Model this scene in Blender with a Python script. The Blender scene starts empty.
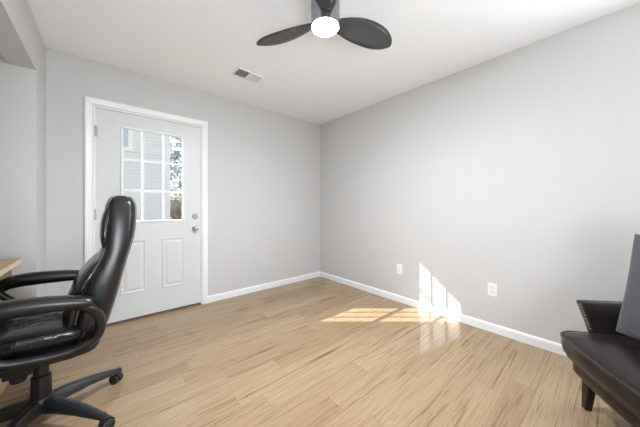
import bpy, bmesh, math, random
from mathutils import Vector, Matrix

random.seed(7)
S = bpy.context.scene
COL = S.collection
PI = math.pi

# ------------------------------------------------------------------ camera
F_PX = 250.4
cam_d = bpy.data.cameras.new('camera')
cam_d.sensor_fit = 'HORIZONTAL'
cam_d.sensor_width = 36.0
cam_d.lens = 36.0 * F_PX / 640.0
cam_d.shift_y = -6.8 / 640.0
cam_d.clip_start = 0.02
cam = bpy.data.objects.new('camera', cam_d)
COL.objects.link(cam)
cam.location = (-2.624, -3.072, 1.118)
cam.rotation_euler = (PI / 2, 0, -math.radians(40.5))
S.camera = cam

# ------------------------------------------------------------------ exposure
S.view_settings.view_transform = 'Standard'
S.view_settings.look = 'None'
S.view_settings.gamma = 1.0
S.view_settings.exposure = 1.18
S.view_settings.use_curve_mapping = False

# ------------------------------------------------------------------ sky
SUN_DIR = Vector((1.0, -0.853, -0.685)).normalized()      # direction the sunlight travels
w = bpy.data.worlds.new('sky')
S.world = w
w.use_nodes = True
nt = w.node_tree
bg = nt.nodes['Background']
sky = nt.nodes.new('ShaderNodeTexSky')
sky.sky_type = 'NISHITA'
sky.sun_disc = False
sky.sun_elevation = math.radians(27.5)
sky.sun_rotation = math.radians(-49.5)
sky.air_density = 1.0
sky.dust_density = 2.0
sky.ozone_density = 1.0
hs = nt.nodes.new('ShaderNodeHueSaturation')
hs.inputs['Saturation'].default_value = 0.35
nt.links.new(sky.outputs[0], hs.inputs['Color'])
nt.links.new(hs.outputs[0], bg.inputs[0])
bg.inputs[1].default_value = 0.19

# ------------------------------------------------------------------ sun
sd = bpy.data.lights.new('sun', 'SUN')
sd.energy = 7.8
sd.angle = math.radians(0.25)
sd.color = (1.0, 0.98, 0.96)
so = bpy.data.objects.new('sun', sd)
COL.objects.link(so)
so.location = (-8, 7, 7)
so.rotation_euler = SUN_DIR.to_track_quat('-Z', 'Y').to_euler()

# ------------------------------------------------------------------ fill lights added out of frame, at the side and rear
def area(name, loc, direction, sx, sy, power, color):
    d = bpy.data.lights.new(name, 'AREA')
    d.shape = 'RECTANGLE'
    d.size, d.size_y = sx, sy
    d.energy = power
    d.color = color
    o = bpy.data.objects.new(name, d)
    COL.objects.link(o)
    o.location = loc
    o.rotation_euler = Vector(direction).to_track_quat('-Z', 'Y').to_euler()
    return o

area('side_fill_light', (0.10, -3.72, 1.45), (-1, 0.15, -0.1), 0.85, 1.3, 19.0, (0.88, 0.94, 1.0))  # added fill, set in a made-up window behind the armchair
area('rear_fill_light', (-2.70, -4.10, 1.0), (0.35, 1, 1.3), 0.55, 1.3, 31.0, (0.90, 0.96, 1.0))  # added fill inside the room, aimed up at the ceiling; no doorway exists

# ================================================================== materials
def hexc(r, g, b):
    def f(c):
        c /= 255.0
        return c / 12.92 if c <= 0.04045 else ((c + 0.055) / 1.055) ** 2.4
    return (f(r), f(g), f(b), 1.0)

class NT:
    def __init__(s, name):
        s.m = bpy.data.materials.new(name)
        s.m.use_nodes = True
        s.t = s.m.node_tree
        s.b = s.t.nodes['Principled BSDF']
        s.out = s.t.nodes['Material Output']
    def n(s, typ, **kw):
        nd = s.t.nodes.new(typ)
        for k, v in kw.items():
            setattr(nd, k, v)
        return nd
    def l(s, a, b):
        s.t.links.new(a, b)
    def math(s, op, a, b=None, c=None):
        nd = s.n('ShaderNodeMath', operation=op)
        for i, v in enumerate((a, b, c)):
            if v is None:
                continue
            if isinstance(v, (int, float)):
                nd.inputs[i].default_value = v
            else:
                s.l(v, nd.inputs[i])
        return nd.outputs[0]
    def noise(s, vec, scale, detail=3.0, rough=0.5, dist=0.0):
        nd = s.n('ShaderNodeTexNoise')
        if vec is not None:
            s.l(vec, nd.inputs['Vector'])
        nd.inputs['Scale'].default_value = scale
        nd.inputs['Detail'].default_value = detail
        nd.inputs['Roughness'].default_value = rough
        nd.inputs['Distortion'].default_value = dist
        return nd.outputs['Fac']
    def ramp(s, fac, stops):
        nd = s.n('ShaderNodeValToRGB')
        cr = nd.color_ramp
        while len(cr.elements) < len(stops):
            cr.elements.new(0.5)
        for e, (p, c) in zip(cr.elements, stops):
            e.position = p
            e.color = c
        s.l(fac, nd.inputs[0])
        return nd.outputs[0]
    def mix(s, fac, a, b, mode='MIX'):
        nd = s.n('ShaderNodeMix', data_type='RGBA', blend_type=mode)
        for sock, v in ((nd.inputs[0], fac), (nd.inputs[6], a), (nd.inputs[7], b)):
            if isinstance(v, (int, float)):
                sock.default_value = v
            elif isinstance(v, tuple):
                sock.default_value = v
            else:
                s.l(v, sock)
        return nd.outputs[2]
    def bump(s, h, strength=0.2, dist=0.01):
        nd = s.n('ShaderNodeBump')
        nd.inputs['Strength'].default_value = strength
        nd.inputs['Distance'].default_value = dist
        s.l(h, nd.inputs['Height'])
        s.l(nd.outputs[0], s.b.inputs['Normal'])
    def obj(s, scale=None):
        tc = s.n('ShaderNodeTexCoord')
        v = tc.outputs['Object']
        if scale:
            mp = s.n('ShaderNodeMapping')
            mp.inputs['Scale'].default_value = scale
            s.l(v, mp.inputs[0])
            v = mp.outputs[0]
        return v

def plain(name, col, rough=0.5, metal=0.0, bump=None, spec=0.5, coat=0.0, var=0.0):
    t = NT(name)
    t.b.inputs['Roughness'].default_value = rough
    t.b.inputs['Metallic'].default_value = metal
    t.b.inputs['Specular IOR Level'].default_value = spec
    t.b.inputs['Coat Weight'].default_value = coat
    v = t.obj()
    if var:
        f = t.noise(v, 6.0, 3)
        a = tuple(c * (1 - var) for c in col[:3]) + (1,)
        b = tuple(min(1, c * (1 + var)) for c in col[:3]) + (1,)
        t.l(t.ramp(f, [(0.3, a), (0.7, b)]), t.b.inputs['Base Color'])
    else:
        t.b.inputs['Base Color'].default_value = col
    if bump:
        t.bump(t.noise(v, bump[0], 4), bump[1], bump[2])
    return t.m

M = {}
M['wall'] = plain('wall_paint', (0.56, 0.552, 0.537, 1), 0.6, bump=(350, 0.05, 0.002), spec=0.3)
M['ceiling'] = plain('ceiling_paint', (0.88, 0.88, 0.885, 1), 0.8, bump=(300, 0.05, 0.002), spec=0.2)
M['trim'] = plain('trim_paint', (0.80, 0.80, 0.80, 1), 0.35, bump=(60, 0.02, 0.002))
M['door'] = plain('door_paint', (0.64, 0.64, 0.64, 1), 0.4, bump=(90, 0.03, 0.002))
M['plastic_white'] = plain('white_plastic', (0.78, 0.78, 0.77, 1), 0.35)
M['slot'] = plain('dark_slot', (0.03, 0.03, 0.03, 1), 0.6)
M['duct'] = plain('duct_dark', (0.16, 0.16, 0.16, 1), 0.8)
M['nickel'] = plain('satin_nickel', (0.52, 0.46, 0.38, 1), 0.3, metal=1.0, bump=(120, 0.03, 0.001))
M['hinge'] = plain('hinge_steel', (0.40, 0.39, 0.37, 1), 0.35, metal=1.0)
M['threshold'] = plain('threshold_wood', hexc(120, 90, 62), 0.5, bump=(40, 0.1, 0.002))
M['rubber'] = plain('weather_strip', (0.05, 0.045, 0.04, 1), 0.7)
M['leather'] = plain('black_leather', (0.008, 0.0075, 0.008, 1), 0.28, bump=(220, 0.10, 0.002), var=0.15)
M['leather_soft'] = plain('black_leather_creased', (0.008, 0.0075, 0.0085, 1), 0.16, bump=(22, 0.30, 0.012), var=0.15)
M['piping'] = plain('leather_piping', (0.09, 0.078, 0.07, 1), 0.4)
M['black_plastic'] = plain('black_plastic', (0.016, 0.016, 0.018, 1), 0.42, bump=(400, 0.05, 0.001))
M['black_metal'] = plain('black_metal', (0.02, 0.02, 0.022, 1), 0.3, metal=0.3)
M['fan'] = plain('fan_graphite', (0.045, 0.043, 0.045, 1), 0.35, bump=(80, 0.03, 0.001))
M['fan_body'] = plain('fan_gunmetal', (0.28, 0.28, 0.31, 1), 0.25, metal=0.9)
M['brown_leather'] = plain('espresso_leather', (0.014, 0.010, 0.0095, 1), 0.28, bump=(160, 0.10, 0.002), var=0.25, spec=0.28)
M['brown_piping'] = plain('espresso_piping', (0.022, 0.016, 0.014, 1), 0.35)
M['leg_wood'] = plain('espresso_leg_wood', (0.013, 0.009, 0.008, 1), 0.4, bump=(60, 0.08, 0.002))
M['nail'] = plain('nailhead_pewter', (0.30, 0.28, 0.26, 1), 0.3, metal=1.0)
M['ground'] = plain('lawn_ground', hexc(120, 118, 92), 0.95, bump=(10, 0.5, 0.05), var=0.2)
M['bark'] = plain('bark', hexc(96, 84, 74), 0.9, bump=(20, 0.5, 0.02))
M['house_trim'] = plain('house_trim', (0.82, 0.82, 0.82, 1), 0.5)
M['roof'] = plain('roof_shingle', hexc(95, 92, 90), 0.9, bump=(30, 0.4, 0.01), var=0.2)

def mat_leaf(name, c1, c2):
    t = NT(name)
    f = t.noise(t.obj(), 3.0, 3)
    t.l(t.ramp(f, [(0.35, c1), (0.65, c2)]), t.b.inputs['Base Color'])
    t.b.inputs['Roughness'].default_value = 0.7
    return t.m
M['leaf'] = mat_leaf('evergreen_leaf', hexc(120, 138, 140), hexc(158, 172, 176))
M['dry_leaf'] = mat_leaf('dry_leaf', hexc(165, 140, 118), hexc(205, 185, 165))

def mat_floor():
    t = NT('oak_laminate')
    tc = t.n('ShaderNodeTexCoord')
    sp = t.n('ShaderNodeSeparateXYZ')
    t.l(tc.outputs['Object'], sp.inputs[0])
    X, Y = sp.outputs[0], sp.outputs[1]
    W, L = 0.131, 1.05
    ry = t.math('DIVIDE', t.math('ADD', Y, 0.018), W)
    row = t.math('FLOOR', ry)
    wn = t.n('ShaderNodeTexWhiteNoise', noise_dimensions='1D')
    t.l(row, wn.inputs['W'])
    rx = t.math('DIVIDE', t.math('ADD', X, t.math('MULTIPLY', wn.outputs['Value'], 4.7)), L)
    pk = t.math('FLOOR', rx)
    cv = t.n('ShaderNodeCombineXYZ')
    t.l(row, cv.inputs[0])
    t.l(pk, cv.inputs[1])
    wn2 = t.n('ShaderNodeTexWhiteNoise', noise_dimensions='3D')
    t.l(cv.outputs[0], wn2.inputs['Vector'])
    rnd = wn2.outputs['Value']
    # grain coordinates: long in x, shifted per plank
    gv = t.n('ShaderNodeCombineXYZ')
    t.l(t.math('ADD', t.math('MULTIPLY', X, 0.9), t.math('MULTIPLY', rnd, 37.0)), gv.inputs[0])
    t.l(t.math('MULTIPLY', Y, 26.0), gv.inputs[1])
    t.l(t.math('MULTIPLY', rnd, 11.0), gv.inputs[2])
    g1 = t.noise(gv.outputs[0], 1.3, 6, 0.65, 1.1)
    gv2 = t.n('ShaderNodeCombineXYZ')
    t.l(t.math('ADD', t.math('MULTIPLY', X, 3.0), t.math('MULTIPLY', rnd, 19.0)), gv2.inputs[0])
    t.l(t.math('MULTIPLY', Y, 90.0), gv2.inputs[1])
    t.l(rnd, gv2.inputs[2])
    g2 = t.noise(gv2.outputs[0], 1.5, 3, 0.6, 0.2)
    base = t.ramp(rnd, [(0.0, hexc(157, 133, 105)), (0.35, hexc(166, 143, 114)), (0.7, hexc(173, 151, 122)), (1.0, hexc(161, 138, 109))])
    streak = t.ramp(g1, [(0.27, hexc(104, 84, 64)), (0.36, hexc(200, 184, 166)), (0.47, hexc(255, 252, 248)), (0.60, hexc(236, 225, 212)), (0.72, hexc(196, 178, 160))])
    c = t.mix(0.85, base, streak, 'MULTIPLY')
    fine = t.ramp(g2, [(0.35, (0.80, 0.78, 0.75, 1)), (0.65, (1.0, 1.0, 1.0, 1))])
    c = t.mix(0.6, c, fine, 'MULTIPLY')
    # seams
    fy = t.math('FRACT', ry)
    fx = t.math('FRACT', rx)
    sy = t.math('LESS_THAN', t.math('MINIMUM', fy, t.math('SUBTRACT', 1.0, fy)), 0.011)
    sx = t.math('LESS_THAN', t.math('MINIMUM', fx, t.math('SUBTRACT', 1.0, fx)), 0.0012)
    seam = t.math('MAXIMUM', sy, sx)
    c = t.mix(t.math('MULTIPLY', seam, 0.28), c, hexc(92, 70, 50))
    t.l(c, t.b.inputs['Base Color'])
    t.b.inputs['Roughness'].default_value = 0.17
    t.b.inputs['Specular IOR Level'].default_value = 0.5
    h = t.math('SUBTRACT', t.math('MULTIPLY', g2, 0.15), t.math('MULTIPLY', seam, 0.5))
    t.bump(h, 0.12, 0.002)
    return t.m
M['floor'] = mat_floor()

def mat_wood(name, c1, c2, rough=0.45):
    t = NT(name)
    f = t.noise(t.obj((14, 1.2, 14)), 2.0, 5, 0.6, 0.6)
    t.l(t.ramp(f, [(0.3, c1), (0.7, c2)]), t.b.inputs['Base Color'])
    t.b.inputs['Roughness'].default_value = rough
    return t.m
M['desk_top'] = mat_wood('desk_pale_wood', hexc(158, 124, 90), hexc(184, 150, 114))
M['desk_edge'] = mat_wood('desk_edge_band', hexc(214, 190, 152), hexc(232, 212, 178))
M['desk_front'] = mat_wood('desk_drawer_shaded_wood', hexc(96, 64, 38), hexc(122, 84, 52))  # darkened to carry the shade under the desktop overhang
M['desk_body'] = mat_wood('desk_body_wood', hexc(190, 156, 116), hexc(214, 184, 146))

def mat_siding():
    t = NT('vinyl_siding')
    t.b.inputs['Base Color'].default_value = (0.74, 0.75, 0.74, 1)
    t.b.inputs['Roughness'].default_value = 0.6
    t.bump(t.noise(t.obj((1, 1, 20)), 6.0, 3), 0.1, 0.003)
    return t.m
M['siding'] = mat_siding()

def mat_glass(name, tint=(1, 1, 1, 1), refl=0.035):
    t = NT(name)
    tr = t.n('ShaderNodeBsdfTransparent')
    tr.inputs[0].default_value = tint
    gl = t.n('ShaderNodeBsdfGlossy')
    gl.inputs['Roughness'].default_value = 0.02
    mx = t.n('ShaderNodeMixShader')
    mx.inputs[0].default_value = refl
    t.l(tr.outputs[0], mx.inputs[1])
    t.l(gl.outputs[0], mx.inputs[2])
    t.l(mx.outputs[0], t.out.inputs[0])
    return t.m
M['glass'] = mat_glass('window_glass', (0.97, 0.98, 0.98, 1))
M['house_glass'] = plain('house_window_glass', (0.42, 0.46, 0.52, 1), 0.08, spec=0.8)

def mat_fabric():
    t = NT('grey_woven_fabric')
    v = t.obj()
    wv = t.n('ShaderNodeTexWave', wave_type='BANDS', bands_direction='Z')
    t.l(v, wv.inputs['Vector'])
    wv.inputs['Scale'].default_value = 34.0
    wv.inputs['Distortion'].default_value = 1.5
    wv.inputs['Detail'].default_value = 3.0
    wv.inputs['Detail Scale'].default_value = 3.0
    n = t.noise(v, 180.0, 2)
    f = t.math('ADD', t.math('MULTIPLY', wv.outputs['Fac'], 0.22), t.math('MULTIPLY', n, 0.78))
    t.l(t.ramp(f, [(0.2, hexc(48, 50, 53)), (0.8, hexc(80, 82, 85))]), t.b.inputs['Base Color'])
    t.b.inputs['Roughness'].default_value = 0.9
    t.b.inputs['Sheen Weight'].default_value = 0.2
    t.bump(f, 0.35, 0.003)
    return t.m
M['fabric'] = mat_fabric()

def mat_emit(name, col, strength):
    t = NT(name)
    t.b.inputs['Base Color'].default_value = (0.9, 0.9, 0.9, 1)
    t.b.inputs['Emission Color'].default_value = col
    t.b.inputs['Emission Strength'].default_value = strength
    return t.m
M['lamp'] = mat_emit('lit_diffuser', (0.92, 0.97, 1.05, 1), 420.0)

# ================================================================== mesh helpers
def link(name, bm, mat, parent=None, smooth=False, bevel=0.0, segs=2, sub=0, angle=None):
    bmesh.ops.remove_doubles(bm, verts=bm.verts, dist=1e-6)
    bmesh.ops.recalc_face_normals(bm, faces=bm.faces)
    me = bpy.data.meshes.new(name)
    bm.to_mesh(me)
    bm.free()
    if smooth:
        for p in me.polygons:
            p.use_smooth = True
    if angle is not None:
        for p in me.polygons:
            p.use_smooth = True
        me.set_sharp_from_angle(angle=math.radians(angle))
    me.materials.append(mat)
    o = bpy.data.objects.new(name, me)
    COL.objects.link(o)
    if parent is not None:
        o.parent = parent
    if bevel:
        m = o.modifiers.new('bevel', 'BEVEL')
        m.width = bevel
        m.segments = segs
        m.limit_method = 'ANGLE'
        m.angle_limit = math.radians(40)
    if sub:
        m = o.modifiers.new('subdivision', 'SUBSURF')
        m.levels = sub
        m.render_levels = sub
    return o

def thing(name, label, cat, loc=(0, 0, 0), rz=0.0, group=None):
    o = bpy.data.objects.new(name, None)
    COL.objects.link(o)
    o.location = loc
    o.rotation_euler = (0, 0, rz)
    o.empty_display_size = 0.1
    o['label'] = label
    o['category'] = cat
    if group:
        o['group'] = group
    return o

def struct(o, label=None):
    o['kind'] = 'structure'
    if label:
        o['label'] = label
        o['category'] = label.split()[-1]
    return o

def box(bm, x0, x1, y0, y1, z0, z1, mtx=None):
    vs = [bm.verts.new((x, y, z)) for x in (x0, x1) for y in (y0, y1) for z in (z0, z1)]
    if mtx is not None:
        for v in vs:
            v.co = mtx @ v.co
    for f in ((0, 1, 3, 2), (4, 6, 7, 5), (0, 4, 5, 1), (2, 3, 7, 6), (0, 2, 6, 4), (1, 5, 7, 3)):
        bm.faces.new([vs[i] for i in f])
    return bm

def boxes(*lst):
    bm = bmesh.new()
    for b in lst:
        box(bm, *b)
    return bm

def plate(axis, a_cuts, z_cuts, holes, t0, t1):
    """wall plate with rectangular holes; axis 'x': runs along x, thickness along y; 'y': runs along y, thickness along x.
    holes are (a0,a1,z0,z1) matching the cut grid"""
    bm = bmesh.new()
    cache = {}
    def V(a, t, z):
        k = (round(a, 5), round(t, 5), round(z, 5))
        if k not in cache:
            cache[k] = bm.verts.new((a, t, z) if axis == 'x' else (t, a, z))
        return cache[k]
    A, Z = sorted(a_cuts), sorted(z_cuts)
    def solid(i, j):
        if i < 0 or j < 0 or i >= len(A) - 1 or j >= len(Z) - 1:
            return False
        ca, cz = (A[i] + A[i + 1]) / 2, (Z[j] + Z[j + 1]) / 2
        return not any(h[0] < ca < h[1] and h[2] < cz < h[3] for h in holes)
    for i in range(len(A) - 1):
        for j in range(len(Z) - 1):
            if not solid(i, j):
                continue
            a0, a1, z0, z1 = A[i], A[i + 1], Z[j], Z[j + 1]
            for t in (t0, t1):
                bm.faces.new([V(a0, t, z0), V(a1, t, z0), V(a1, t, z1), V(a0, t, z1)])
            if not solid(i - 1, j):
                bm.faces.new([V(a0, t0, z0), V(a0, t1, z0), V(a0, t1, z1), V(a0, t0, z1)])
            if not solid(i + 1, j):
                bm.faces.new([V(a1, t0, z0), V(a1, t1, z0), V(a1, t1, z1), V(a1, t0, z1)])
            if not solid(i, j - 1):
                bm.faces.new([V(a0, t0, z0), V(a1, t0, z0), V(a1, t1, z0), V(a0, t1, z0)])
            if not solid(i, j + 1):
                bm.faces.new([V(a0, t0, z1), V(a1, t0, z1), V(a1, t1, z1), V(a0, t1, z1)])
    return bm

def skin(bm, rings, closed_ring=True, cap=True, loop=False):
    R = [[bm.verts.new(p) for p in r] for r in rings]
    n = len(R[0])
    m = len(R)
    for i in range(m if loop else m - 1):
        a, b = R[i], R[(i + 1) % m]
        for k in range(n if closed_ring else n - 1):
            bm.faces.new([a[k], a[(k + 1) % n], b[(k + 1) % n], b[k]])
    if cap and not loop and closed_ring:
        bm.faces.new(R[0][::-1])
        bm.faces.new(R[-1])
    return bm

def lathe(bm, profile, center=(0, 0, 0), n=32, mtx=None):
    """profile (r, z) list; ends with r=0 are closed by caps otherwise"""
    rings = []
    for r, z in profile:
        ring = []
        for k in range(n):
            a = 2 * PI * k / n
            p = Vector((max(r, 1e-4) * math.cos(a), max(r, 1e-4) * math.sin(a), z))
            if mtx is not None:
                p = mtx @ p
            ring.append(p + Vector(center))
        rings.append(ring)
    return skin(bm, rings)

def catmull(pts, per=6, closed=False):
    P = [Vector(p) for p in pts]
    n = len(P)
    out = []
    rng = n if closed else n - 1
    for i in range(rng):
        if closed:
            p0, p1, p2, p3 = P[(i - 1) % n], P[i], P[(i + 1) % n], P[(i + 2) % n]
        else:
            p0, p1, p2, p3 = P[max(i - 1, 0)], P[i], P[i + 1], P[min(i + 2, n - 1)]
        for k in range(per):
            t = k / per
            out.append(0.5 * ((2 * p1) + (p2 - p0) * t + (2 * p0 - 5 * p1 + 4 * p2 - p3) * t * t + (3 * p1 - p0 - 3 * p2 + p3) * t ** 3))
    if not closed:
        out.append(P[-1].copy())
    return out

def superell(n, a, b, e):
    pts = []
    for k in range(n):
        t = 2 * PI * k / n
        c, s = math.cos(t), math.sin(t)
        pts.append((a * math.copysign(abs(c) ** (2 / e), c), b * math.copysign(abs(s) ** (2 / e), s)))
    return pts

def tube(bm, pts, r, n=8, closed=False):
    P = [Vector(p) for p in pts]
    rings = []
    m = len(P)
    up = Vector((0.123, 0.456, 0.88)).normalized()
    for i in range(m):
        if closed:
            t = P[(i + 1) % m] - P[i - 1]
        else:
            t = P[min(i + 1, m - 1)] - P[max(i - 1, 0)]
        t.normalize()
        s = t.cross(up).normalized()
        u = s.cross(t).normalized()
        rr = r[i] if isinstance(r, (list, tuple)) else r
        rings.append([P[i] + (s * math.cos(2 * PI * k / n) + u * math.sin(2 * PI * k / n)) * rr for k in range(n)])
    return skin(bm, rings, loop=closed)

def spine_loft(stations, n=28, e=3.0):
    """stations: (u, z, half thickness, half width[, exponent]); bends in the x/z plane, width along y.
    Returns the bmesh and the list of frames."""
    bm = bmesh.new()
    P = [Vector((s[0], 0, s[1])) for s in stations]
    rings = []
    for i, s in enumerate(stations):
        t = (P[min(i + 1, len(P) - 1)] - P[max(i - 1, 0)]).normalized()
        nrm = Vector((t.z, 0, -t.x))
        ee = s[4] if len(s) > 4 else e
        rings.append([P[i] + nrm * a + Vector((0, 1, 0)) * b for a, b in superell(n, s[2], s[3], ee)])
    skin(bm, rings)
    return bm

def smooth_stations(st, per=4):
    dim = len(st[0])
    out = []
    m = len(st)
    for i in range(m - 1):
        p0, p1, p2, p3 = st[max(i - 1, 0)], st[i], st[i + 1], st[min(i + 2, m - 1)]
        for k in range(per):
            t = k / per
            out.append(tuple(0.5 * ((2 * p1[d]) + (p2[d] - p0[d]) * t + (2 * p0[d] - 5 * p1[d] + 4 * p2[d] - p3[d]) * t * t + (3 * p1[d] - p0[d] - 3 * p2[d] + p3[d]) * t ** 3) for d in range(dim)))
    out.append(tuple(st[-1]))
    return out

# ================================================================== room shell
H = 2.44
XL, YB = -3.007, -4.20           # left wall face, rear wall face
AX = -3.66                       # back of the alcove
AY0, AY1 = -0.363, -1.90         # alcove side walls
HZ = 2.105                       # underside of the alcove header
T = 0.12

struct(link('floor', boxes((AX - T, 0.12, YB - T, 0.16, -0.08, 0.0)), M['floor']))
struct(link('ceiling', boxes((AX - T, 0.12, YB - T, 0.16, H, H + 0.08)), M['ceiling']))
# back wall with the exterior door opening
DX0, DX1, DZ = -2.712, -1.780, 2.045
struct(link('wall_back', plate('x', [XL - T, DX0, DX1, T], [0, DZ, H], [(DX0, DX1, 0, DZ)], 0.0, 0.14), M['wall']))
WY0, WY1, WZ0, WZ1 = -4.16, -3.28, 0.75, 2.1
struct(link('wall_right', plate('y', [YB, WY0, WY1, 0.0], [0, WZ0, WZ1, H], [(WY0, WY1, WZ0, WZ1)], 0.0, T), M['wall']))
struct(link('wall_rear', plate('x', [AX - T, T], [0, H], [], YB - T, YB), M['wall']))
# left wall: short pier beside the door, header over the alcove, pier behind it
struct(link('wall_left', plate('y', [YB, AY1, AY0, 0.0], [0, HZ, H], [(AY1, AY0, 0, HZ)], XL - 0.136, XL), M['wall']))
struct(link('wall_alcove_back', plate('y', [AY1 - T, AY0 + T], [0, H], [], AX - T, AX), M['wall']))
struct(link('wall_alcove_side', plate('x', [AX, XL - 0.136], [0, H], [], AY0, AY0 + T), M['wall']))
struct(link('wall_alcove_end', plate('x', [AX, XL - 0.136], [0, H], [], AY1 - T, AY1), M['wall']))

# baseboards (profile: flat face with a small chamfer on top)
BH, BT = 0.076, 0.014
def baseboard(name, p0, p1, inward):
    p0, p1, n = Vector(p0), Vector(p1), Vector(inward)
    prof = [(0, 0), (BT, 0), (BT, BH - 0.016), (BT * 0.75, BH - 0.006), (BT * 0.35, BH), (0, BH)]
    bm = bmesh.new()
    skin(bm, [[p + n * a + Vector((0, 0, b)) for a, b in prof] for p in (p0, p1)])
    return struct(link(name, bm, M['trim']))
baseboard('baseboard_back', (-1.727, 0, 0), (-0.0, 0, 0), (0, -1, 0))
baseboard('baseboard_back_corner', (XL, 0, 0), (-2.770, 0, 0), (0, -1, 0))
baseboard('baseboard_right', (0, -BT, 0), (0, YB, 0), (-1, 0, 0))
baseboard('baseboard_left', (XL, -BT, 0), (XL, AY0, 0), (1, 0, 0))
baseboard('baseboard_alcove_side', (XL, AY0, 0), (AX, AY0, 0), (0, -1, 0))
baseboard('baseboard_alcove_back', (AX, AY0 - BT, 0), (AX, AY1, 0), (1, 0, 0))
baseboard('baseboard_rear', (0 - BT, YB, 0), (XL, YB, 0), (0, 1, 0))

# ------------------------------------------------------------------ door casing and jamb
CX0, CX1, CZ = -2.770, -1.727, 2.104
bm = bmesh.new()
prof = [(0.0, 0.0), (0.0, -0.017), (0.012, -0.019), (0.035, -0.013), (0.050, -0.010), (0.055, 0.0)]   # (inset from outer edge, y)
ring_paths = []
for ins, y in prof:
    ring_paths.append([(CX0 + ins, y, 0), (CX0 + ins, y, CZ - ins), (CX1 - ins, y, CZ - ins), (CX1 - ins, y, 0)])
rings = [[ring_paths[k][j] for k in range(len(prof))] for j in range(4)]
skin(bm, rings)
struct(link('trim_1', bm, M['trim']))
J = 0.0135
struct(link('trim_2', boxes((DX0, DX0 + J, 0.0, 0.14, 0, DZ), (DX1 - J, DX1, 0.0, 0.14, 0, DZ), (DX0 + J, DX1 - J, 0.0, 0.14, DZ - J, DZ)), M['trim']))

# ------------------------------------------------------------------ exterior door
sx0, sx1, sz0, sz1 = -2.6945, -1.7975, 0.022, 2.0275
hx0, hx1, hz0, hz1 = -2.505, -1.980, 0.973, 1.880
fy, by = 0.004, 0.046
door = link('door_1', plate('x', [sx0, hx0, hx1, sx1], [sz0, hz0, hz1, sz1], [(hx0, hx1, hz0, hz1)], fy, 0.026), M['door'])
struct(door)
EX = 0.034                                        # the outer half opens wider, like a splayed glazing bead
link('outer_skin', plate('x', [sx0, hx0 - EX, hx1 + EX, sx1], [sz0, hz0 - EX, hz1 + EX, sz1], [(hx0 - EX, hx1 + EX, hz0 - EX, hz1 + EX)], 0.0262, by), M['door'], door)
# glazing frame: a moulded ring on the inside and outside faces
def ring_frame(name, x0, x1, z0, z1, prof, mat, parent):
    bm = bmesh.new()
    corners = lambda i: [(x0 + i, z0 + i), (x1 - i, z0 + i), (x1 - i, z1 - i), (x0 + i, z1 - i)]
    rings = []
    for c in range(4):
        rings.append([(corners(i)[c][0], y, corners(i)[c][1]) for i, y in prof])
    skin(bm, rings, loop=True)
    return link(name, bm, mat, parent)
GX0, GX1, GZ0, GZ1 = -2.520, -1.965, 0.958, 1.895
ring_frame('glazing_frame', GX0, GX1, GZ0, GZ1, [(0, fy), (0.003, fy - 0.008), (0.012, fy - 0.011), (0.018, fy - 0.006), (0.022, 0.0203), (0.016, 0.0203), (0.016, fy)], M['trim'], door)
ring_frame('glazing_bead', hx0 - EX, hx1 + EX, hz0 - EX, hz1 + EX, [(-0.02, by), (-0.016, by + 0.003), (0.002, by + 0.003), (EX + 0.004, 0.0275), (EX + 0.004, 0.0263), (0.0, 0.0263), (0.0, by)], M['trim'], door)
link('glass_pane', boxes((hx0 + 0.0002, hx1 - 0.0002, 0.0205, 0.0235, hz0 + 0.0002, hz1 - 0.0002)), M['glass'], door)
gx0, gx1, gz0, gz1 = GX0 + 0.022, GX1 - 0.022, GZ0 + 0.022, GZ1 - 0.022
for y0, y1 in ((0.0125, 0.0204), (0.0236, 0.0285)):
    for x in (-2.342, -2.161):
        link('muntin', boxes((x - 0.0115, x + 0.0115, y0, y1, gz0, gz1)), M['trim'], door, bevel=0.003)
    for z in (1.578, 1.276):
        link('muntin', boxes((gx0, gx1, y0 + 0.001, y1 - 0.001, z - 0.0115, z + 0.0115)), M['trim'], door, bevel=0.003)
# embossed panels
def emboss(x0, x1, z0, z1):
    bm = bmesh.new()
    rings = []
    for ins, y in ((0, fy), (0.006, fy - 0.006), (0.016, fy - 0.006), (0.026, fy - 0.0008), (0.036, fy - 0.0008), (0.052, fy - 0.006)):
        rings.append([(x0 + ins, y, z0 + ins), (x1 - ins, y, z0 + ins), (x1 - ins, y, z1 - ins), (x0 + ins, y, z1 - ins)])
    skin(bm, rings)
    link('embossed_panel', bm, M['door'], door)
emboss(-2.525, -2.310, 0.262, 0.792)
emboss(-2.178, -1.963, 0.262, 0.792)
# hardware
ROT_Y = Matrix.Rotation(PI / 2, 4, 'X')          # +z of the lathe -> -y
bm = bmesh.new()
lathe(bm, [(0.0, 0), (0.031, 0), (0.031, 0.006), (0.024, 0.011), (0.0, 0.011)], mtx=ROT_Y)
db = link('deadbolt', bm, M['nickel'], door, angle=35)
db.location = (-1.858, fy, 1.010)
link('thumb_turn', boxes((-0.017, 0.017, -0.026, -0.011, -0.005, 0.005)), M['nickel'], db, bevel=0.002)
bm = bmesh.new()
lathe(bm, [(0.0, 0), (0.032, 0), (0.032, 0.005), (0.022, 0.010), (0.012, 0.014), (0.011, 0.030), (0.020, 0.038), (0.027, 0.048), (0.027, 0.056), (0.020, 0.064), (0.0, 0.067)], mtx=ROT_Y)
kb = link('door_knob', bm, M['nickel'], door, angle=35)
kb.location = (-1.857, fy, 0.878)
for z in (1.81, 1.045, 0.25):
    bm = bmesh.new()
    lathe(bm, [(0.0, -0.050), (0.0065, -0.049), (0.0065, 0.049), (0.0, 0.050)], n=12)
    box(bm, -0.004, 0.016, -0.0005, 0.0015, -0.048, 0.048)
    hg = link('hinge', bm, M['hinge'], door, angle=35)
    hg.location = (-2.6985, fy - 0.006, z)
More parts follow.
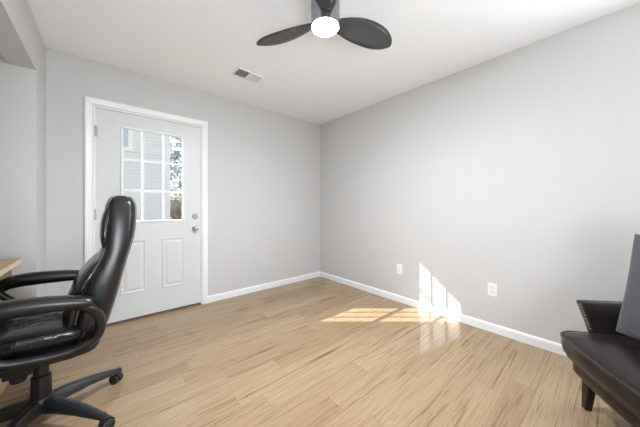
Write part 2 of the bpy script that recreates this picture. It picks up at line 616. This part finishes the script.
link('door_sweep', boxes((sx0 + 0.002, sx1 - 0.002, fy + 0.001, by, 0.0105, 0.021)), M['rubber'], door)
struct(link('trim_3', boxes((DX0 + J + 0.0005, DX1 - J - 0.0005, -0.012, 0.16, 0.0, 0.010)), M['threshold'], bevel=0.003))
# unseen window added in the right wall to house the side fill light
WM = (WZ0 + WZ1) / 2
win = struct(link('added_window_1', plate('y', [WY0, WY0 + 0.045, WY1 - 0.045, WY1], [WZ0, WZ0 + 0.045, WM - 0.02, WM + 0.02, WZ1 - 0.045, WZ1], [(WY0 + 0.045, WY1 - 0.045, WZ0 + 0.045, WM - 0.02), (WY0 + 0.045, WY1 - 0.045, WM + 0.02, WZ1 - 0.045)], 0.030, 0.065), M['trim']))
link('glass_pane', boxes((0.046, 0.050, WY0 + 0.045, WY1 - 0.045, WZ0 + 0.045, WZ1 - 0.045)), M['glass'], win)

# ================================================================== outside
struct(link('ground', boxes((-30, 30, 0.17, 40, -0.45, -0.15)), M['ground']))

house = thing('neighbor_house', 'pale lap-sided house seen through the left and middle door panes', 'house', (-4.0, 6.0, -0.15))
HW0, HW1, HZ1 = -3.2, 2.88, 5.9      # local x range
bm = bmesh.new()
lap, n_lap = 0.1016, 58
z = 0.0
prof = []
for i in range(n_lap):
    prof.append((-0.020, i * lap))
    prof.append((-0.004, (i + 1) * lap - 0.002))
prof = [(0.25, 0)] + prof + [(0.25, n_lap * lap)]
skin(bm, [[(x, y, zz) for y, zz in prof] for x in (HW0, HW1)])
link('siding_wall', bm, M['siding'], house)
link('side_wall', boxes((HW0, HW1, 0.25, 7.0, 0, HZ1)), M['siding'], house)
link('corner_trim', boxes((HW1 - 0.10, HW1 + 0.025, -0.04, 0.12, 0, HZ1)), M['house_trim'], house, bevel=0.005)
bm = bmesh.new()
skin(bm, [[(x, -0.4, HZ1), (x, 3.6, HZ1 + 2.3), (x, 7.4, HZ1), (x, 7.4, HZ1 - 0.12), (x, -0.4, HZ1 - 0.12)] for x in (HW0 - 0.2, HW1 + 0.03)])
link('roof', bm, M['roof'], house)
# its window
wx0, wx1, wz0, wz1 = 0.75, 1.97, 2.86, 4.30
wf = ring_frame('window_frame', wx0, wx1, wz0, wz1, [(0, 0.0), (0, -0.045), (0.11, -0.045), (0.11, 0.0)], M['house_trim'], house)
bm = boxes((wx0 + 0.11, wx1 - 0.11, -0.030, -0.018, (wz0 + wz1) / 2 - 0.02, (wz0 + wz1) / 2 + 0.02))
link('meeting_rail', bm, M['house_trim'], wf)
link('window_pane', boxes((wx0 + 0.10, wx1 - 0.10, -0.026, -0.022, wz0 + 0.10, wz1 - 0.10)), M['house_glass'], wf)

def leaf_cloud(centers, n, size, seed, clumps):
    rnd = random.Random(seed)
    bm = bmesh.new()
    for _ in range(n):
        c, r = centers[rnd.randrange(len(centers))]
        while True:
            v = Vector((rnd.uniform(-1, 1), rnd.uniform(-1, 1), rnd.uniform(-1, 1)))
            if v.length < 1:
                break
        p = Vector(c) + v * r
        a = Vector((rnd.gauss(0, 1), rnd.gauss(0, 1), rnd.gauss(0, 1))).normalized()
        b = a.cross(Vector((rnd.gauss(0, 1), rnd.gauss(0, 1), rnd.gauss(0, 1)))).normalized()
        s = size * rnd.uniform(0.6, 1.3)
        nn = a.cross(b) * s * 0.12
        q = [bm.verts.new(p + a * s), bm.verts.new(p + b * s * 0.4 + nn), bm.verts.new(p - a * s), bm.verts.new(p - b * s * 0.4 + nn)]
        bm.faces.new(q)
    return bm

def tree(x, y, h, r, seed, label, n=1500, size=0.16, leaf='leaf'):
    rnd = random.Random(seed)
    t = thing('tree', label, 'tree', (x, y, -0.15))
    bm = bmesh.new()
    tube(bm, [(0, 0, 0), (0.03, 0.02, h * 0.4), (0.0, 0.0, h * 0.92)], [0.13, 0.09, 0.02], 8)
    cents = []
    for k in range(16):
        zz = h * (0.18 + 0.78 * k / 15)
        a = k * 2.4
        rr = r * (1.0 - 0.65 * k / 15)
        tip = Vector((math.cos(a) * rr * 0.7, math.sin(a) * rr * 0.7, zz + 0.2))
        tube(bm, [(0, 0, zz - 0.2), tuple(tip * 0.5 + Vector((0, 0, zz * 0.5))), tuple(tip)], [0.04, 0.025, 0.01], 5)
        cents.append((tuple(tip), rr * 0.62))
    link('trunk', bm, M['bark'], t, smooth=True)
    link('foliage', leaf_cloud(cents, n, size, seed + 1, 1), M[leaf], t)
    return t
tree(0.75, 12.6, 6.4, 1.45, 11, 'frosty green tree beyond the house corner through right door panes', n=7000, size=0.075)
sh = thing('shrub', 'dry tan shrub low outside the lower right door pane', 'shrub', (-0.05, 9.6, -0.15))
bm = bmesh.new()
for k in range(9):
    a = k * 2.4
    tube(bm, [(0.05 * math.cos(a), 0.05 * math.sin(a), 0), (0.25 * math.cos(a), 0.25 * math.sin(a), 0.7), (0.55 * math.cos(a), 0.5 * math.sin(a), 1.35)], [0.03, 0.02, 0.008], 5)
link('stems', bm, M['bark'], sh, smooth=True)
link('foliage', leaf_cloud([((0.35 * math.cos(k * 2.4), 0.35 * math.sin(k * 2.4), 0.45 + 0.12 * k), 0.5) for k in range(9)], 2600, 0.06, 5, 1), M['dry_leaf'], sh)

# ================================================================== office chair
oc = thing('office_chair', 'black leather executive office chair on a five-spoke caster base', 'chair', (-2.875, -1.180, 0), PI)
# base spokes and casters
ang0 = math.radians(26.2) - PI
for k in range(5):
    a = ang0 + k * 2 * PI / 5
    d = Vector((math.cos(a), math.sin(a), 0))
    s = Vector((-math.sin(a), math.cos(a), 0))
    bm = bmesh.new()
    rings = []
    for r, zt, th, hw in ((0.030, 0.152, 0.064, 0.030), (0.10, 0.148, 0.054, 0.029), (0.20, 0.132, 0.042, 0.025), (0.30, 0.106, 0.030, 0.020), (0.345, 0.090, 0.022, 0.016), (0.360, 0.086, 0.018, 0.012)):
        rings.append([d * r + s * (hw * x) + Vector((0, 0, zt - th * (1 - q) / 1.0)) for x, q in ((-1, 0.0), (-0.95, 0.6), (-0.6, 0.95), (0, 1.0), (0.6, 0.95), (0.95, 0.6), (1, 0.0))])
    skin(bm, rings)
    sp = link('base_spoke', bm, M['black_plastic'], oc, angle=50)
    # caster: stem, hood and twin wheels, trailing at a random heading
    c = d * 0.345
    h = a + (1.9, 0.6, 2.2, -0.9, 1.1)[k]
    mt = Matrix.Translation(c) @ Matrix.Rotation(h, 4, 'Z')
    bm = bmesh.new()
    lathe(bm, [(0, 0.055), (0.007, 0.055), (0.007, 0.078), (0.012, 0.078), (0.012, 0.092), (0.0, 0.094)], n=12, mtx=mt)
    hood = []
    for y in (-0.009, 0.009):
        hood.append([mt @ Vector((0.014 + 0.031 * math.cos(t), y, 0.031 + 0.031 * math.sin(t))) for t in [PI * i / 10 for i in range(11)]])
    skin(bm, hood)
    for y0, y1 in ((-0.027, -0.010), (0.010, 0.027)):
        m2 = mt @ Matrix.Translation((0.014, 0, 0.029)) @ Matrix.Rotation(PI / 2, 4, 'X')
        ym = (y0 + y1) / 2
        lathe(bm, [(0.0, y0), (0.022, y0), (0.028, y0 + 0.004), (0.029, ym), (0.028, y1 - 0.004), (0.022, y1), (0.0, y1)], n=20, mtx=m2)
    link('caster', bm, M['black_plastic'], sp, angle=40)
bm = bmesh.new()
lathe(bm, [(0, 0.080), (0.040, 0.080), (0.048, 0.098), (0.046, 0.150), (0.041, 0.158), (0.038, 0.160), (0, 0.160)])
link('base_hub', bm, M['black_plastic'], oc, angle=40)
bm = bmesh.new()
lathe(bm, [(0, 0.150), (0.038, 0.150), (0.037, 0.262), (0.033, 0.266), (0.029, 0.268), (0.028, 0.345), (0, 0.345)])
link('gas_lift', bm, M['black_metal'], oc, angle=40)
bm = bmesh.new()
box(bm, -0.13, 0.15, -0.085, 0.085, 0.335, 0.385)
box(bm, 0.02, 0.12, -0.05, 0.05, 0.298, 0.335)
mech = link('tilt_mechanism', bm, M['black_metal'], oc, bevel=0.008)
bm = bmesh.new()
tube(bm, [(0.07, -0.02, 0.315), (0.085, -0.12, 0.32), (0.09, -0.24, 0.325)], 0.006, 8)
tube(bm, [(0.09, -0.22, 0.325), (0.092, -0.29, 0.326)], 0.013, 10)
link('tilt_lever', bm, M['black_plastic'], mech, smooth=True)
bm = bmesh.new()
lathe(bm, [(0, 0.262), (0.026, 0.262), (0.030, 0.270), (0.030, 0.296), (0.024, 0.300), (0, 0.300)], center=(0.075, 0, 0), n=20)
link('tension_knob', bm, M['black_plastic'], mech, angle=40)

# seat: lower pan cushion and the puffed top cushion, both bent down at the front edge
def pad(name, u0, u1, hw, z0, z1, mat, parent, e=3.2, crown=0.02, fall=0.03):
    st = []
    N = 12
    for i in range(N + 1):
        q = i / N
        u = u0 + (u1 - u0) * q
        edge = min(1.0, math.sqrt(max(0.0, 1 - (2 * q - 1) ** 8)))
        edge = max(edge, 0.25)
        dz = -fall * max(0, (q - 0.7) / 0.3) ** 2
        cz = (z0 + z1) / 2 + dz + crown * math.sin(PI * q) * 0.4
        ht = (z1 - z0) / 2 * edge
        st.append((u, cz, ht, hw * (0.90 + 0.10 * edge)))
    bm = bmesh.new()
    rings = [[(u, b, cz + a) for a, b in superell(28, ht, w_, e)] for u, cz, ht, w_ in st]
    skin(bm, rings)
    return link(name, bm, mat, parent, smooth=True, sub=1)
seat = pad('seat', -0.235, 0.315, 0.262, 0.385, 0.480, M['leather'], oc)
pad('seat_cushion', -0.20, 0.305, 0.252, 0.455, 0.560, M['leather_soft'], seat, e=4.0, crown=0.02)

# backrest shell (rear), then lumbar cushion and headrest pillow on its front
shell = smooth_stations([(-0.165, 0.400, 0.020, 0.175), (-0.175, 0.430, 0.045, 0.215), (-0.190, 0.520, 0.065, 0.242), (-0.213, 0.62, 0.072, 0.250), (-0.245, 0.74, 0.070, 0.252), (-0.285, 0.86, 0.056, 0.248), (-0.303, 0.96, 0.066, 0.244), (-0.312, 1.06, 0.068, 0.238), (-0.313, 1.125, 0.066, 0.228), (-0.312, 1.160, 0.050, 0.210), (-0.312, 1.180, 0.020, 0.175)], 3)
back = link('backrest', spine_loft(shell, e=4.5), M['leather'], oc, smooth=True, sub=1)
lum = smooth_stations([(-0.135, 0.462, 0.014, 0.18), (-0.126, 0.50, 0.034, 0.212), (-0.122, 0.56, 0.042, 0.222), (-0.137, 0.64, 0.044, 0.226), (-0.168, 0.73, 0.042, 0.226), (-0.206, 0.80, 0.032, 0.218), (-0.240, 0.855, 0.012, 0.18)], 4)
link('lumbar_cushion', spine_loft(lum, e=2.7), M['leather_soft'], back, smooth=True, sub=1)
hd = smooth_stations([(-0.264, 0.880, 0.008, 0.195), (-0.250, 0.905, 0.018, 0.220), (-0.246, 0.97, 0.023, 0.230), (-0.252, 1.05, 0.023, 0.226), (-0.262, 1.10, 0.018, 0.214), (-0.272, 1.138, 0.006, 0.190)], 4)
link('headrest', spine_loft(hd, e=3.6), M['leather_soft'], back, smooth=True, sub=1)
# piping along both side edges of the shell
for sgn in (-1, 1):
    for off, zz0 in ((0.86, 2), (-0.86, 2)):
        pts = []
        for i in range(zz0, len(shell) - 2):
            s = shell[i]
            t = (Vector((shell[i + 1][0], 0, shell[i + 1][1])) - Vector((shell[i - 1][0], 0, shell[i - 1][1]))).normalized()
            nrm = Vector((t.z, 0, -t.x))
            bb = (1 - abs(off) ** 4.5) ** (1 / 4.5)
            pts.append(Vector((s[0], 0, s[1])) + nrm * s[2] * off + Vector((0, sgn * s[3] * bb, 0)))
        bm = bmesh.new()
        tube(bm, pts, 0.0065, 8)
        link('piping', bm, M['piping'], back, smooth=True)

# loop armrests
def armrest(sgn):
    path = [(0.06, 0.693), (-0.06, 0.688), (-0.155, 0.668), (-0.212, 0.622), (-0.232, 0.550), (-0.208, 0.485), (-0.12, 0.452), (0.0, 0.458), (0.08, 0.475), (0.120, 0.520), (0.145, 0.590), (0.190, 0.645), (0.150, 0.692)]
    thick = [0.020, 0.020, 0.021, 0.021, 0.020, 0.019, 0.018, 0.018, 0.018, 0.017, 0.018, 0.019, 0.020]
    wid = [0.030, 0.030, 0.030, 0.028, 0.024, 0.022, 0.021, 0.021, 0.021, 0.021, 0.023, 0.030, 0.035]
    lat = [0.30, 0.30, 0.298, 0.292, 0.285, 0.278, 0.272, 0.272, 0.274, 0.278, 0.285, 0.295, 0.30]
    P = catmull([(u, sgn * l, z) for (u, z), l in zip(path, lat)], 5, True)
    TW = catmull([(a, b, 0) for a, b in zip(thick, wid)], 5, True)
    bm = bmesh.new()
    rings = []
    m = len(P)
    for i in range(m):
        t = (P[(i + 1) % m] - P[i - 1]).normalized()
        side = Vector((0, 1, 0))
        nrm = t.cross(side).normalized()
        rings.append([P[i] + nrm * a + side * b for a, b in superell(16, TW[i].x, TW[i].y, 2.6)])
    skin(bm, rings, loop=True)
    ar = link('armrest', bm, M['leather'], oc, smooth=True, sub=1)
    st = smooth_stations([(-0.205, 0.668, 0.006, 0.018), (-0.200, 0.670, 0.018, 0.030), (-0.170, 0.679, 0.026, 0.036), (-0.06, 0.694, 0.034, 0.040), (0.06, 0.700, 0.037, 0.041), (0.14, 0.696, 0.036, 0.040), (0.185, 0.680, 0.032, 0.036), (0.205, 0.660, 0.020, 0.028), (0.210, 0.652, 0.006, 0.016)], 4)
    bm = spine_loft(st, e=2.6)
    for v in bm.verts:
        v.co.y += sgn * 0.30
    link('arm_pad', bm, M['leather'], ar, smooth=True, sub=1)
    return ar
for s in (-1, 1):
    armrest(s)

# ================================================================== desk in the alcove
DYE = -0.545
desk = thing('desk', 'pale wood desk fitted in the wall alcove beside the office chair', 'desk', (-3.34, DYE, 0))
link('desktop', boxes((-0.29, 0.292, -1.33, 0.0, 0.752, 0.781)), M['desk_top'], desk, bevel=0.002)
link('edge_band', boxes((0.292, 0.295, -1.33, 0.0, 0.7525, 0.7805)), M['desk_edge'], desk)
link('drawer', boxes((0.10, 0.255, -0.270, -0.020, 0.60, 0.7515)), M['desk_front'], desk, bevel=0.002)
link('cabinet', boxes((-0.28, 0.245, -0.268, -0.022, 0.0, 0.599)), M['desk_body'], desk, bevel=0.002)
link('side_panel', boxes((-0.28, 0.245, -1.31, -1.28, 0.0, 0.7515)), M['desk_body'], desk, bevel=0.002)

# ================================================================== armchair
AO = Vector((-0.815, -3.375, 0))
fdir = Vector((-0.6, 0.8, 0))
ac = thing('armchair', 'dark brown leather armchair with nailhead trim in the right corner', 'armchair', tuple(AO), math.atan2(fdir.y, fdir.x))
# local x = forward, local y = chair's left; chair's right (towards the wall) is -y
def outline(front, half, corner, back, bow, n=9):
    """plan outline, forward = +x, counter-clockwise"""
    pts = []
    def fx(y):
        return front - bow * (y / half) ** 2
    yc = half - corner
    ys = [yc - 2 * yc * i / 10 for i in range(11)]
    right = []
    # front edge from right (-) to left (+)
    for y in reversed(ys):
        right.append((fx(y), y))
    # left front corner
    for i in range(1, n + 1):
        a = PI / 2 * i / n
        right.append((fx(yc) - corner + corner * math.cos(a), yc + corner * math.sin(a)))
    right.append((back + 0.02, half))
    right.append((back, half - 0.02))
    right.append((back, -half + 0.02))
    right.append((back + 0.02, -half))
    for i in range(n, 0, -1):
        a = PI / 2 * i / n
        right.append((fx(yc) - corner + corner * math.cos(a), -yc - corner * math.sin(a)))
    return right
def scaled(ol, ins, z, cx=0.0):
    out = []
    n = len(ol)
    for i in range(n):
        a, b = Vector(ol[i - 1]), Vector(ol[(i + 1) % n])
        t = (b - a).normalized()
        nr = Vector((t.y, -t.x))
        p = Vector(ol[i]) - nr * ins
        out.append((p.x, p.y, z))
    return out
# seat cushion: T-shaped front that wraps ahead of the arms
ol = outline(0.383, 0.406, 0.10, -0.22, 0.045)
bm = bmesh.new()
skin(bm, [scaled(ol, i, z) for i, z in ((0.06, 0.322), (0.036, 0.323), (0.022, 0.328), (0.008, 0.345), (0.001, 0.370), (0.0, 0.395), (0.003, 0.414), (0.010, 0.424))] + [[(0.08 + (x - 0.08) * k, y * k, z) for x, y, z in scaled(ol, 0.010, zz)] for k, zz in ((0.94, 0.437), (0.82, 0.450), (0.6, 0.461), (0.3, 0.466), (0.05, 0.467))])
cush = link('seat_cushion', bm, M['brown_leather'], ac, smooth=True)
for zz, ins in ((0.421, 0.003), (0.325, 0.026)):
    bm = bmesh.new()
    tube(bm, scaled(ol, ins, zz), 0.0065, 8, True)
    link('piping', bm, M['brown_piping'], cush, smooth=True)
# apron / seat frame
ol2 = outline(0.330, 0.404, 0.10, -0.34, 0.045)
bm = bmesh.new()
skin(bm, [scaled(ol2, i, z) for i, z in ((0.03, 0.234), (0.006, 0.236), (0.0, 0.246), (0.0, 0.318), (0.006, 0.326), (0.03, 0.327))])
link('apron', bm, M['brown_leather'], ac, angle=50)
# legs
for x, y in ((0.181, 0.394), (0.181, -0.394), (-0.29, 0.30), (-0.29, -0.30)):
    bm = bmesh.new()
    rings = []
    for z, h, off in ((0.0, 0.015, 0.012), (0.240, 0.026, 0.0)):
        cx, cy = x + math.copysign(off, x), y + math.copysign(off, y)
        rings.append([(cx - h, cy - h, z), (cx + h, cy - h, z), (cx + h, cy + h, z), (cx - h, cy + h, z)])
    skin(bm, rings)
    link('leg', bm, M['leg_wood'], ac, bevel=0.003)
# arms: flared panels whose section leans outward and forward towards the top
def arm(sgn):
    bm = bmesh.new()
    rings = []
    secs = []
    N = 12
    for i in range(N + 1):
        q = i / N
        b0 = 0.168 - q * 0.47                        # forward position at seat level
        lift = 0.02 * q + 0.20 * max(0, (q - 0.55) / 0.45) ** 2
        zt = 0.590 + lift
        lean = 0.045 * (1 - q)
        curve = -0.10 * max(0, (q - 0.6) / 0.4) ** 2  # arms curl in towards the back
        yi0, yi1 = 0.366 + curve, 0.412 + curve       # inner face at the bottom and at the top
        yo0, yo1 = 0.406 + curve, 0.454 + curve
        ring = [(b0, yi0, 0.30), (b0 + lean * 0.35, yi0 + 0.006, 0.42), (b0 + lean * 0.8, (yi0 + yi1) / 2 + 0.004, zt - 0.07), (b0 + lean, yi1, zt - 0.012), (b0 + lean, yi1 + 0.012, zt), (b0 + lean, yo1 - 0.010, zt), (b0 + lean, yo1, zt - 0.012), (b0 + lean * 0.8, (yo0 + yo1) / 2, zt - 0.07), (b0 + lean * 0.35, yo0 + 0.004, 0.42), (b0, yo0, 0.30)]
        rings.append([(x, sgn * y, z) for x, y, z in ring])
    skin(bm, rings)
    a = link('arm', bm, M['brown_leather'], ac, angle=45, bevel=0.004)
    # nailheads down the front edge, just inside the inner line
    f0 = rings[0]
    for side, path in ((0, [f0[0], f0[1], f0[2], f0[3]]), (1, [f0[9], f0[8], f0[7], f0[6]])):
        P = catmull(path, 8)
        P = [p for p in P if p.z > 0.435 and p.z < 0.585]
        L = [0.0]
        for p, q in zip(P, P[1:]):
            L.append(L[-1] + (q - p).length)
        cnt = 10
        for k in range(cnt):
            d = L[-1] * (k + 0.5) / cnt
            j = max(i for i in range(len(L)) if L[i] <= d)
            j = min(j, len(P) - 2)
            p = P[j].lerp(P[j + 1], (d - L[j]) / (L[j + 1] - L[j]))
            sgn2 = 1 if side == 0 else -1
            bm = bmesh.new()
            lathe(bm, [(0, -0.001), (0.0055, -0.001), (0.005, 0.0018), (0.003, 0.0034), (0, 0.004)], n=10, mtx=Matrix.Rotation(PI / 2, 4, 'Y'))
            nh = link('nailhead', bm, M['nail'], a, smooth=True)
            nh.location = p + Vector((0.0005, sgn * sgn2 * 0.009, 0))
    return a
arm(1)
arm(-1)
# back: curved upright shell joining the arms
bm = bmesh.new()
rings = []
for i in range(13):
    y = -0.40 + 0.80 * i / 12
    cv = -0.10 * (1 - (y / 0.40) ** 2)
    zt = 0.93 - 0.10 * (abs(y) / 0.40) ** 2.5
    ring = []
    for x, z in ((-0.225, 0.30), (-0.240, 0.50), (-0.270, 0.75), (-0.300, zt - 0.03), (-0.315, zt), (-0.345, zt), (-0.362, zt - 0.03), (-0.350, 0.75), (-0.335, 0.50), (-0.320, 0.30)):
        ring.append((x + cv * 0.6, y * (0.9 if z < 0.4 else 1.0), z))
    rings.append(ring)
skin(bm, rings)
link('back', bm, M['brown_leather'], ac, angle=60, bevel=0.006)

# ------------------------------------------------------------------ throw pillow on the armchair
def pillow():
    N = 20
    hs, th = 0.262, 0.085
    bm = bmesh.new()
    def pos(i, j, s):
        a, b = 2 * i / N - 1, 2 * j / N - 1
        k = (1 - a * a) * (1 - b * b)
        t = th * (max(k, 0) ** 0.42)
        # corners pulled to ears, edges sag inward between them
        sag = 0.035
        x = a * hs * (1 - sag * (1 - b * b) * 1.6)
        z = b * hs * (1 - sag * (1 - a * a) * 1.6)
        wr = 0.006 * math.sin(9 * a + 5 * b) * k + 0.008 * math.sin(14 * b - 3 * a) * (1 - abs(a)) * k
        return (s * (t + wr * (1 if k > 0 else 0)), x, z)
    for s in (1, -1):
        g = [[bm.verts.new(pos(i, j, s)) for j in range(N + 1)] for i in range(N + 1)]
        for i in range(N):
            for j in range(N):
                bm.faces.new([g[i][j], g[i + 1][j], g[i + 1][j + 1], g[i][j + 1]])
    return bm
pl = link('throw_pillow', pillow(), M['fabric'], None, smooth=True, sub=1)
pl['label'] = 'grey woven throw pillow leaning back on the brown armchair seat'
pl['category'] = 'pillow'
pc = Vector((0.0, -0.10, 0.0))
ca, sa = fdir.x, fdir.y
lp = Vector((0.015, -0.065, 0.718))
wp = AO + Vector((lp.x * ca - lp.y * sa, lp.x * sa + lp.y * ca, lp.z))
pl.location = wp
pl.rotation_mode = 'XYZ'
pl.rotation_euler = (Matrix.Rotation(math.atan2(fdir.y, fdir.x) + math.radians(22), 3, 'Z') @ Matrix.Rotation(math.radians(-7), 3, 'Y') @ Matrix.Rotation(math.radians(-4), 3, 'X')).to_euler()

# ================================================================== ceiling fan
FAN = Vector((-1.655, -1.985, 2.44))
fan = thing('ceiling_fan', 'dark grey three-blade ceiling fan with a lit round lamp', 'ceiling fan', tuple(FAN))
bm = bmesh.new()
lathe(bm, [(0, 0.0), (0.085, 0.0), (0.085, -0.045), (0.070, -0.060), (0.050, -0.064), (0, -0.064)], n=40)
link('canopy', bm, M['fan_body'], fan, angle=35)
bm = bmesh.new()
lathe(bm, [(0, -0.064), (0.052, -0.064), (0.060, -0.085), (0.080, -0.100), (0.083, -0.115), (0.083, -0.185), (0.079, -0.192), (0.079, -0.205), (0.083, -0.210), (0.083, -0.277), (0.079, -0.281), (0.0775, -0.281), (0.0775, -0.274), (0, -0.274)], n=48)
link('motor_housing', bm, M['fan_body'], fan, angle=35)
bm = bmesh.new()
lathe(bm, [(0, -0.276), (0.0765, -0.276), (0.0765, -0.2795), (0.066, -0.288), (0.045, -0.294), (0.0, -0.298)], n=48)
link('lamp_diffuser', bm, M['lamp'], fan, angle=60)

def blade(ang):
    R0, R1 = 0.070, 0.515
    n = 22
    rings = []
    for i in range(n + 1):
        q = math.sin(PI / 2 * i / n)
        r = R0 + (R1 - R0) * q
        # chord: narrow root, full belly past the middle, round tip
        c = 0.068 + 0.108 * math.sin(PI * q ** 0.75 * 0.80) ** 1.2
        if q > 0.62:
            c *= math.sqrt(max(0.0006, 1 - ((q - 0.62) / 0.38) ** 2.5))
        sweep = -0.015 * math.sin(PI * q)
        pitch = -math.radians(20 - 8 * q)
        zc = -0.236 + 0.010 * q
        ring = []
        for u, th in ((-0.5, 0.0), (-0.3, 0.0035), (0, 0.005), (0.3, 0.004), (0.5, 0.0), (0.3, -0.003), (0, -0.004), (-0.3, -0.003)):
            y = sweep + u * c
            ring.append(Vector((r, y * math.cos(pitch), zc + y * math.sin(pitch) + th - 0.006 * (1 - (2 * u) ** 2) * 0)))
        rings.append(ring)
    bm = bmesh.new()
    skin(bm, rings)
    b = link('blade', bm, M['fan'], fan, smooth=True)
    b.rotation_euler = (0, 0, ang)
    return b
# camera-forward azimuth is 49.5 deg in world terms; the two visible blades straddle it
for a in (49.5 - 60.5, 49.5 + 62, 49.5 + 180):
    blade(math.radians(a))

# ================================================================== ceiling vent
vent = thing('ceiling_vent', 'white two-way ceiling air register near the back wall', 'vent', (-1.537, -0.683, 2.44), math.radians(2))
VX, VY = 0.140, 0.085
fr = ring_frame  # frame lies flat: build by hand
bm = bmesh.new()
rings = []
prof = [(0, 0.0), (0.004, -0.006), (0.014, -0.008), (0.020, -0.004), (0.020, 0.0)]
for cxs, cys in ((-1, -1), (1, -1), (1, 1), (-1, 1)):
    rings.append([(cxs * (VX - i), cys * (VY - i), z) for i, z in prof])
skin(bm, rings, loop=True)
link('vent_frame', bm, M['plastic_white'], vent)
link('duct_opening', boxes((-VX + 0.018, VX - 0.018, -VY + 0.018, VY - 0.018, -0.0012, -0.0002)), M['duct'], vent)
link('divider', boxes((-0.006, 0.006, -VY + 0.018, VY - 0.018, -0.009, -0.001)), M['plastic_white'], vent)
for sgn in (-1, 1):
    bm = bmesh.new()
    for k in range(7):
        x = sgn * (0.016 + k * 0.0155)
        mt = Matrix.Translation((x, 0, -0.0060)) @ Matrix.Rotation(math.radians(42 * sgn), 4, 'Y')
        box(bm, -0.0062, 0.0062, -VY + 0.019, VY - 0.019, -0.0005, 0.0005, mt)
    link('louver_bank', bm, M['plastic_white'], vent)

# ================================================================== wall outlets
def outlet(y, z, label):
    t = thing('wall_outlet', label, 'outlet', (0, y, z))
    link('cover_plate', boxes((-0.006, 0.0, -0.036, 0.036, -0.059, 0.059)), M['plastic_white'], t, bevel=0.003)
    for dz in (-0.020, 0.020):
        bm = bmesh.new()
        mt = Matrix.Translation((-0.006, 0, dz)) @ Matrix.Rotation(-PI / 2, 4, 'Y')
        rings = []
        for h, s in ((0.0, 1.0), (0.0018, 1.0), (0.0022, 0.95)):
            rings.append([mt @ Vector((b, a, h)) for a, b in superell(24, 0.0165 * s, 0.0145 * s, 2.8)])
        skin(bm, rings)
        rc = link('receptacle', bm, M['plastic_white'], t)
        bm = bmesh.new()
        for dy in (-0.0064, 0.0064):
            box(bm, -0.0087, -0.0080, dy - 0.0011, dy + 0.0011, dz - 0.002, dz + 0.007)
        box(bm, -0.0087, -0.0080, -0.002, 0.002, dz - 0.010, dz - 0.006)
        link('slots', bm, M['slot'], rc)
outlet(-1.442, 0.384, 'white duplex wall outlet left of the sunlit patch, nearer the corner')
outlet(-2.372, 0.378, 'white duplex wall outlet right of the sunlit patch, nearer the armchair')
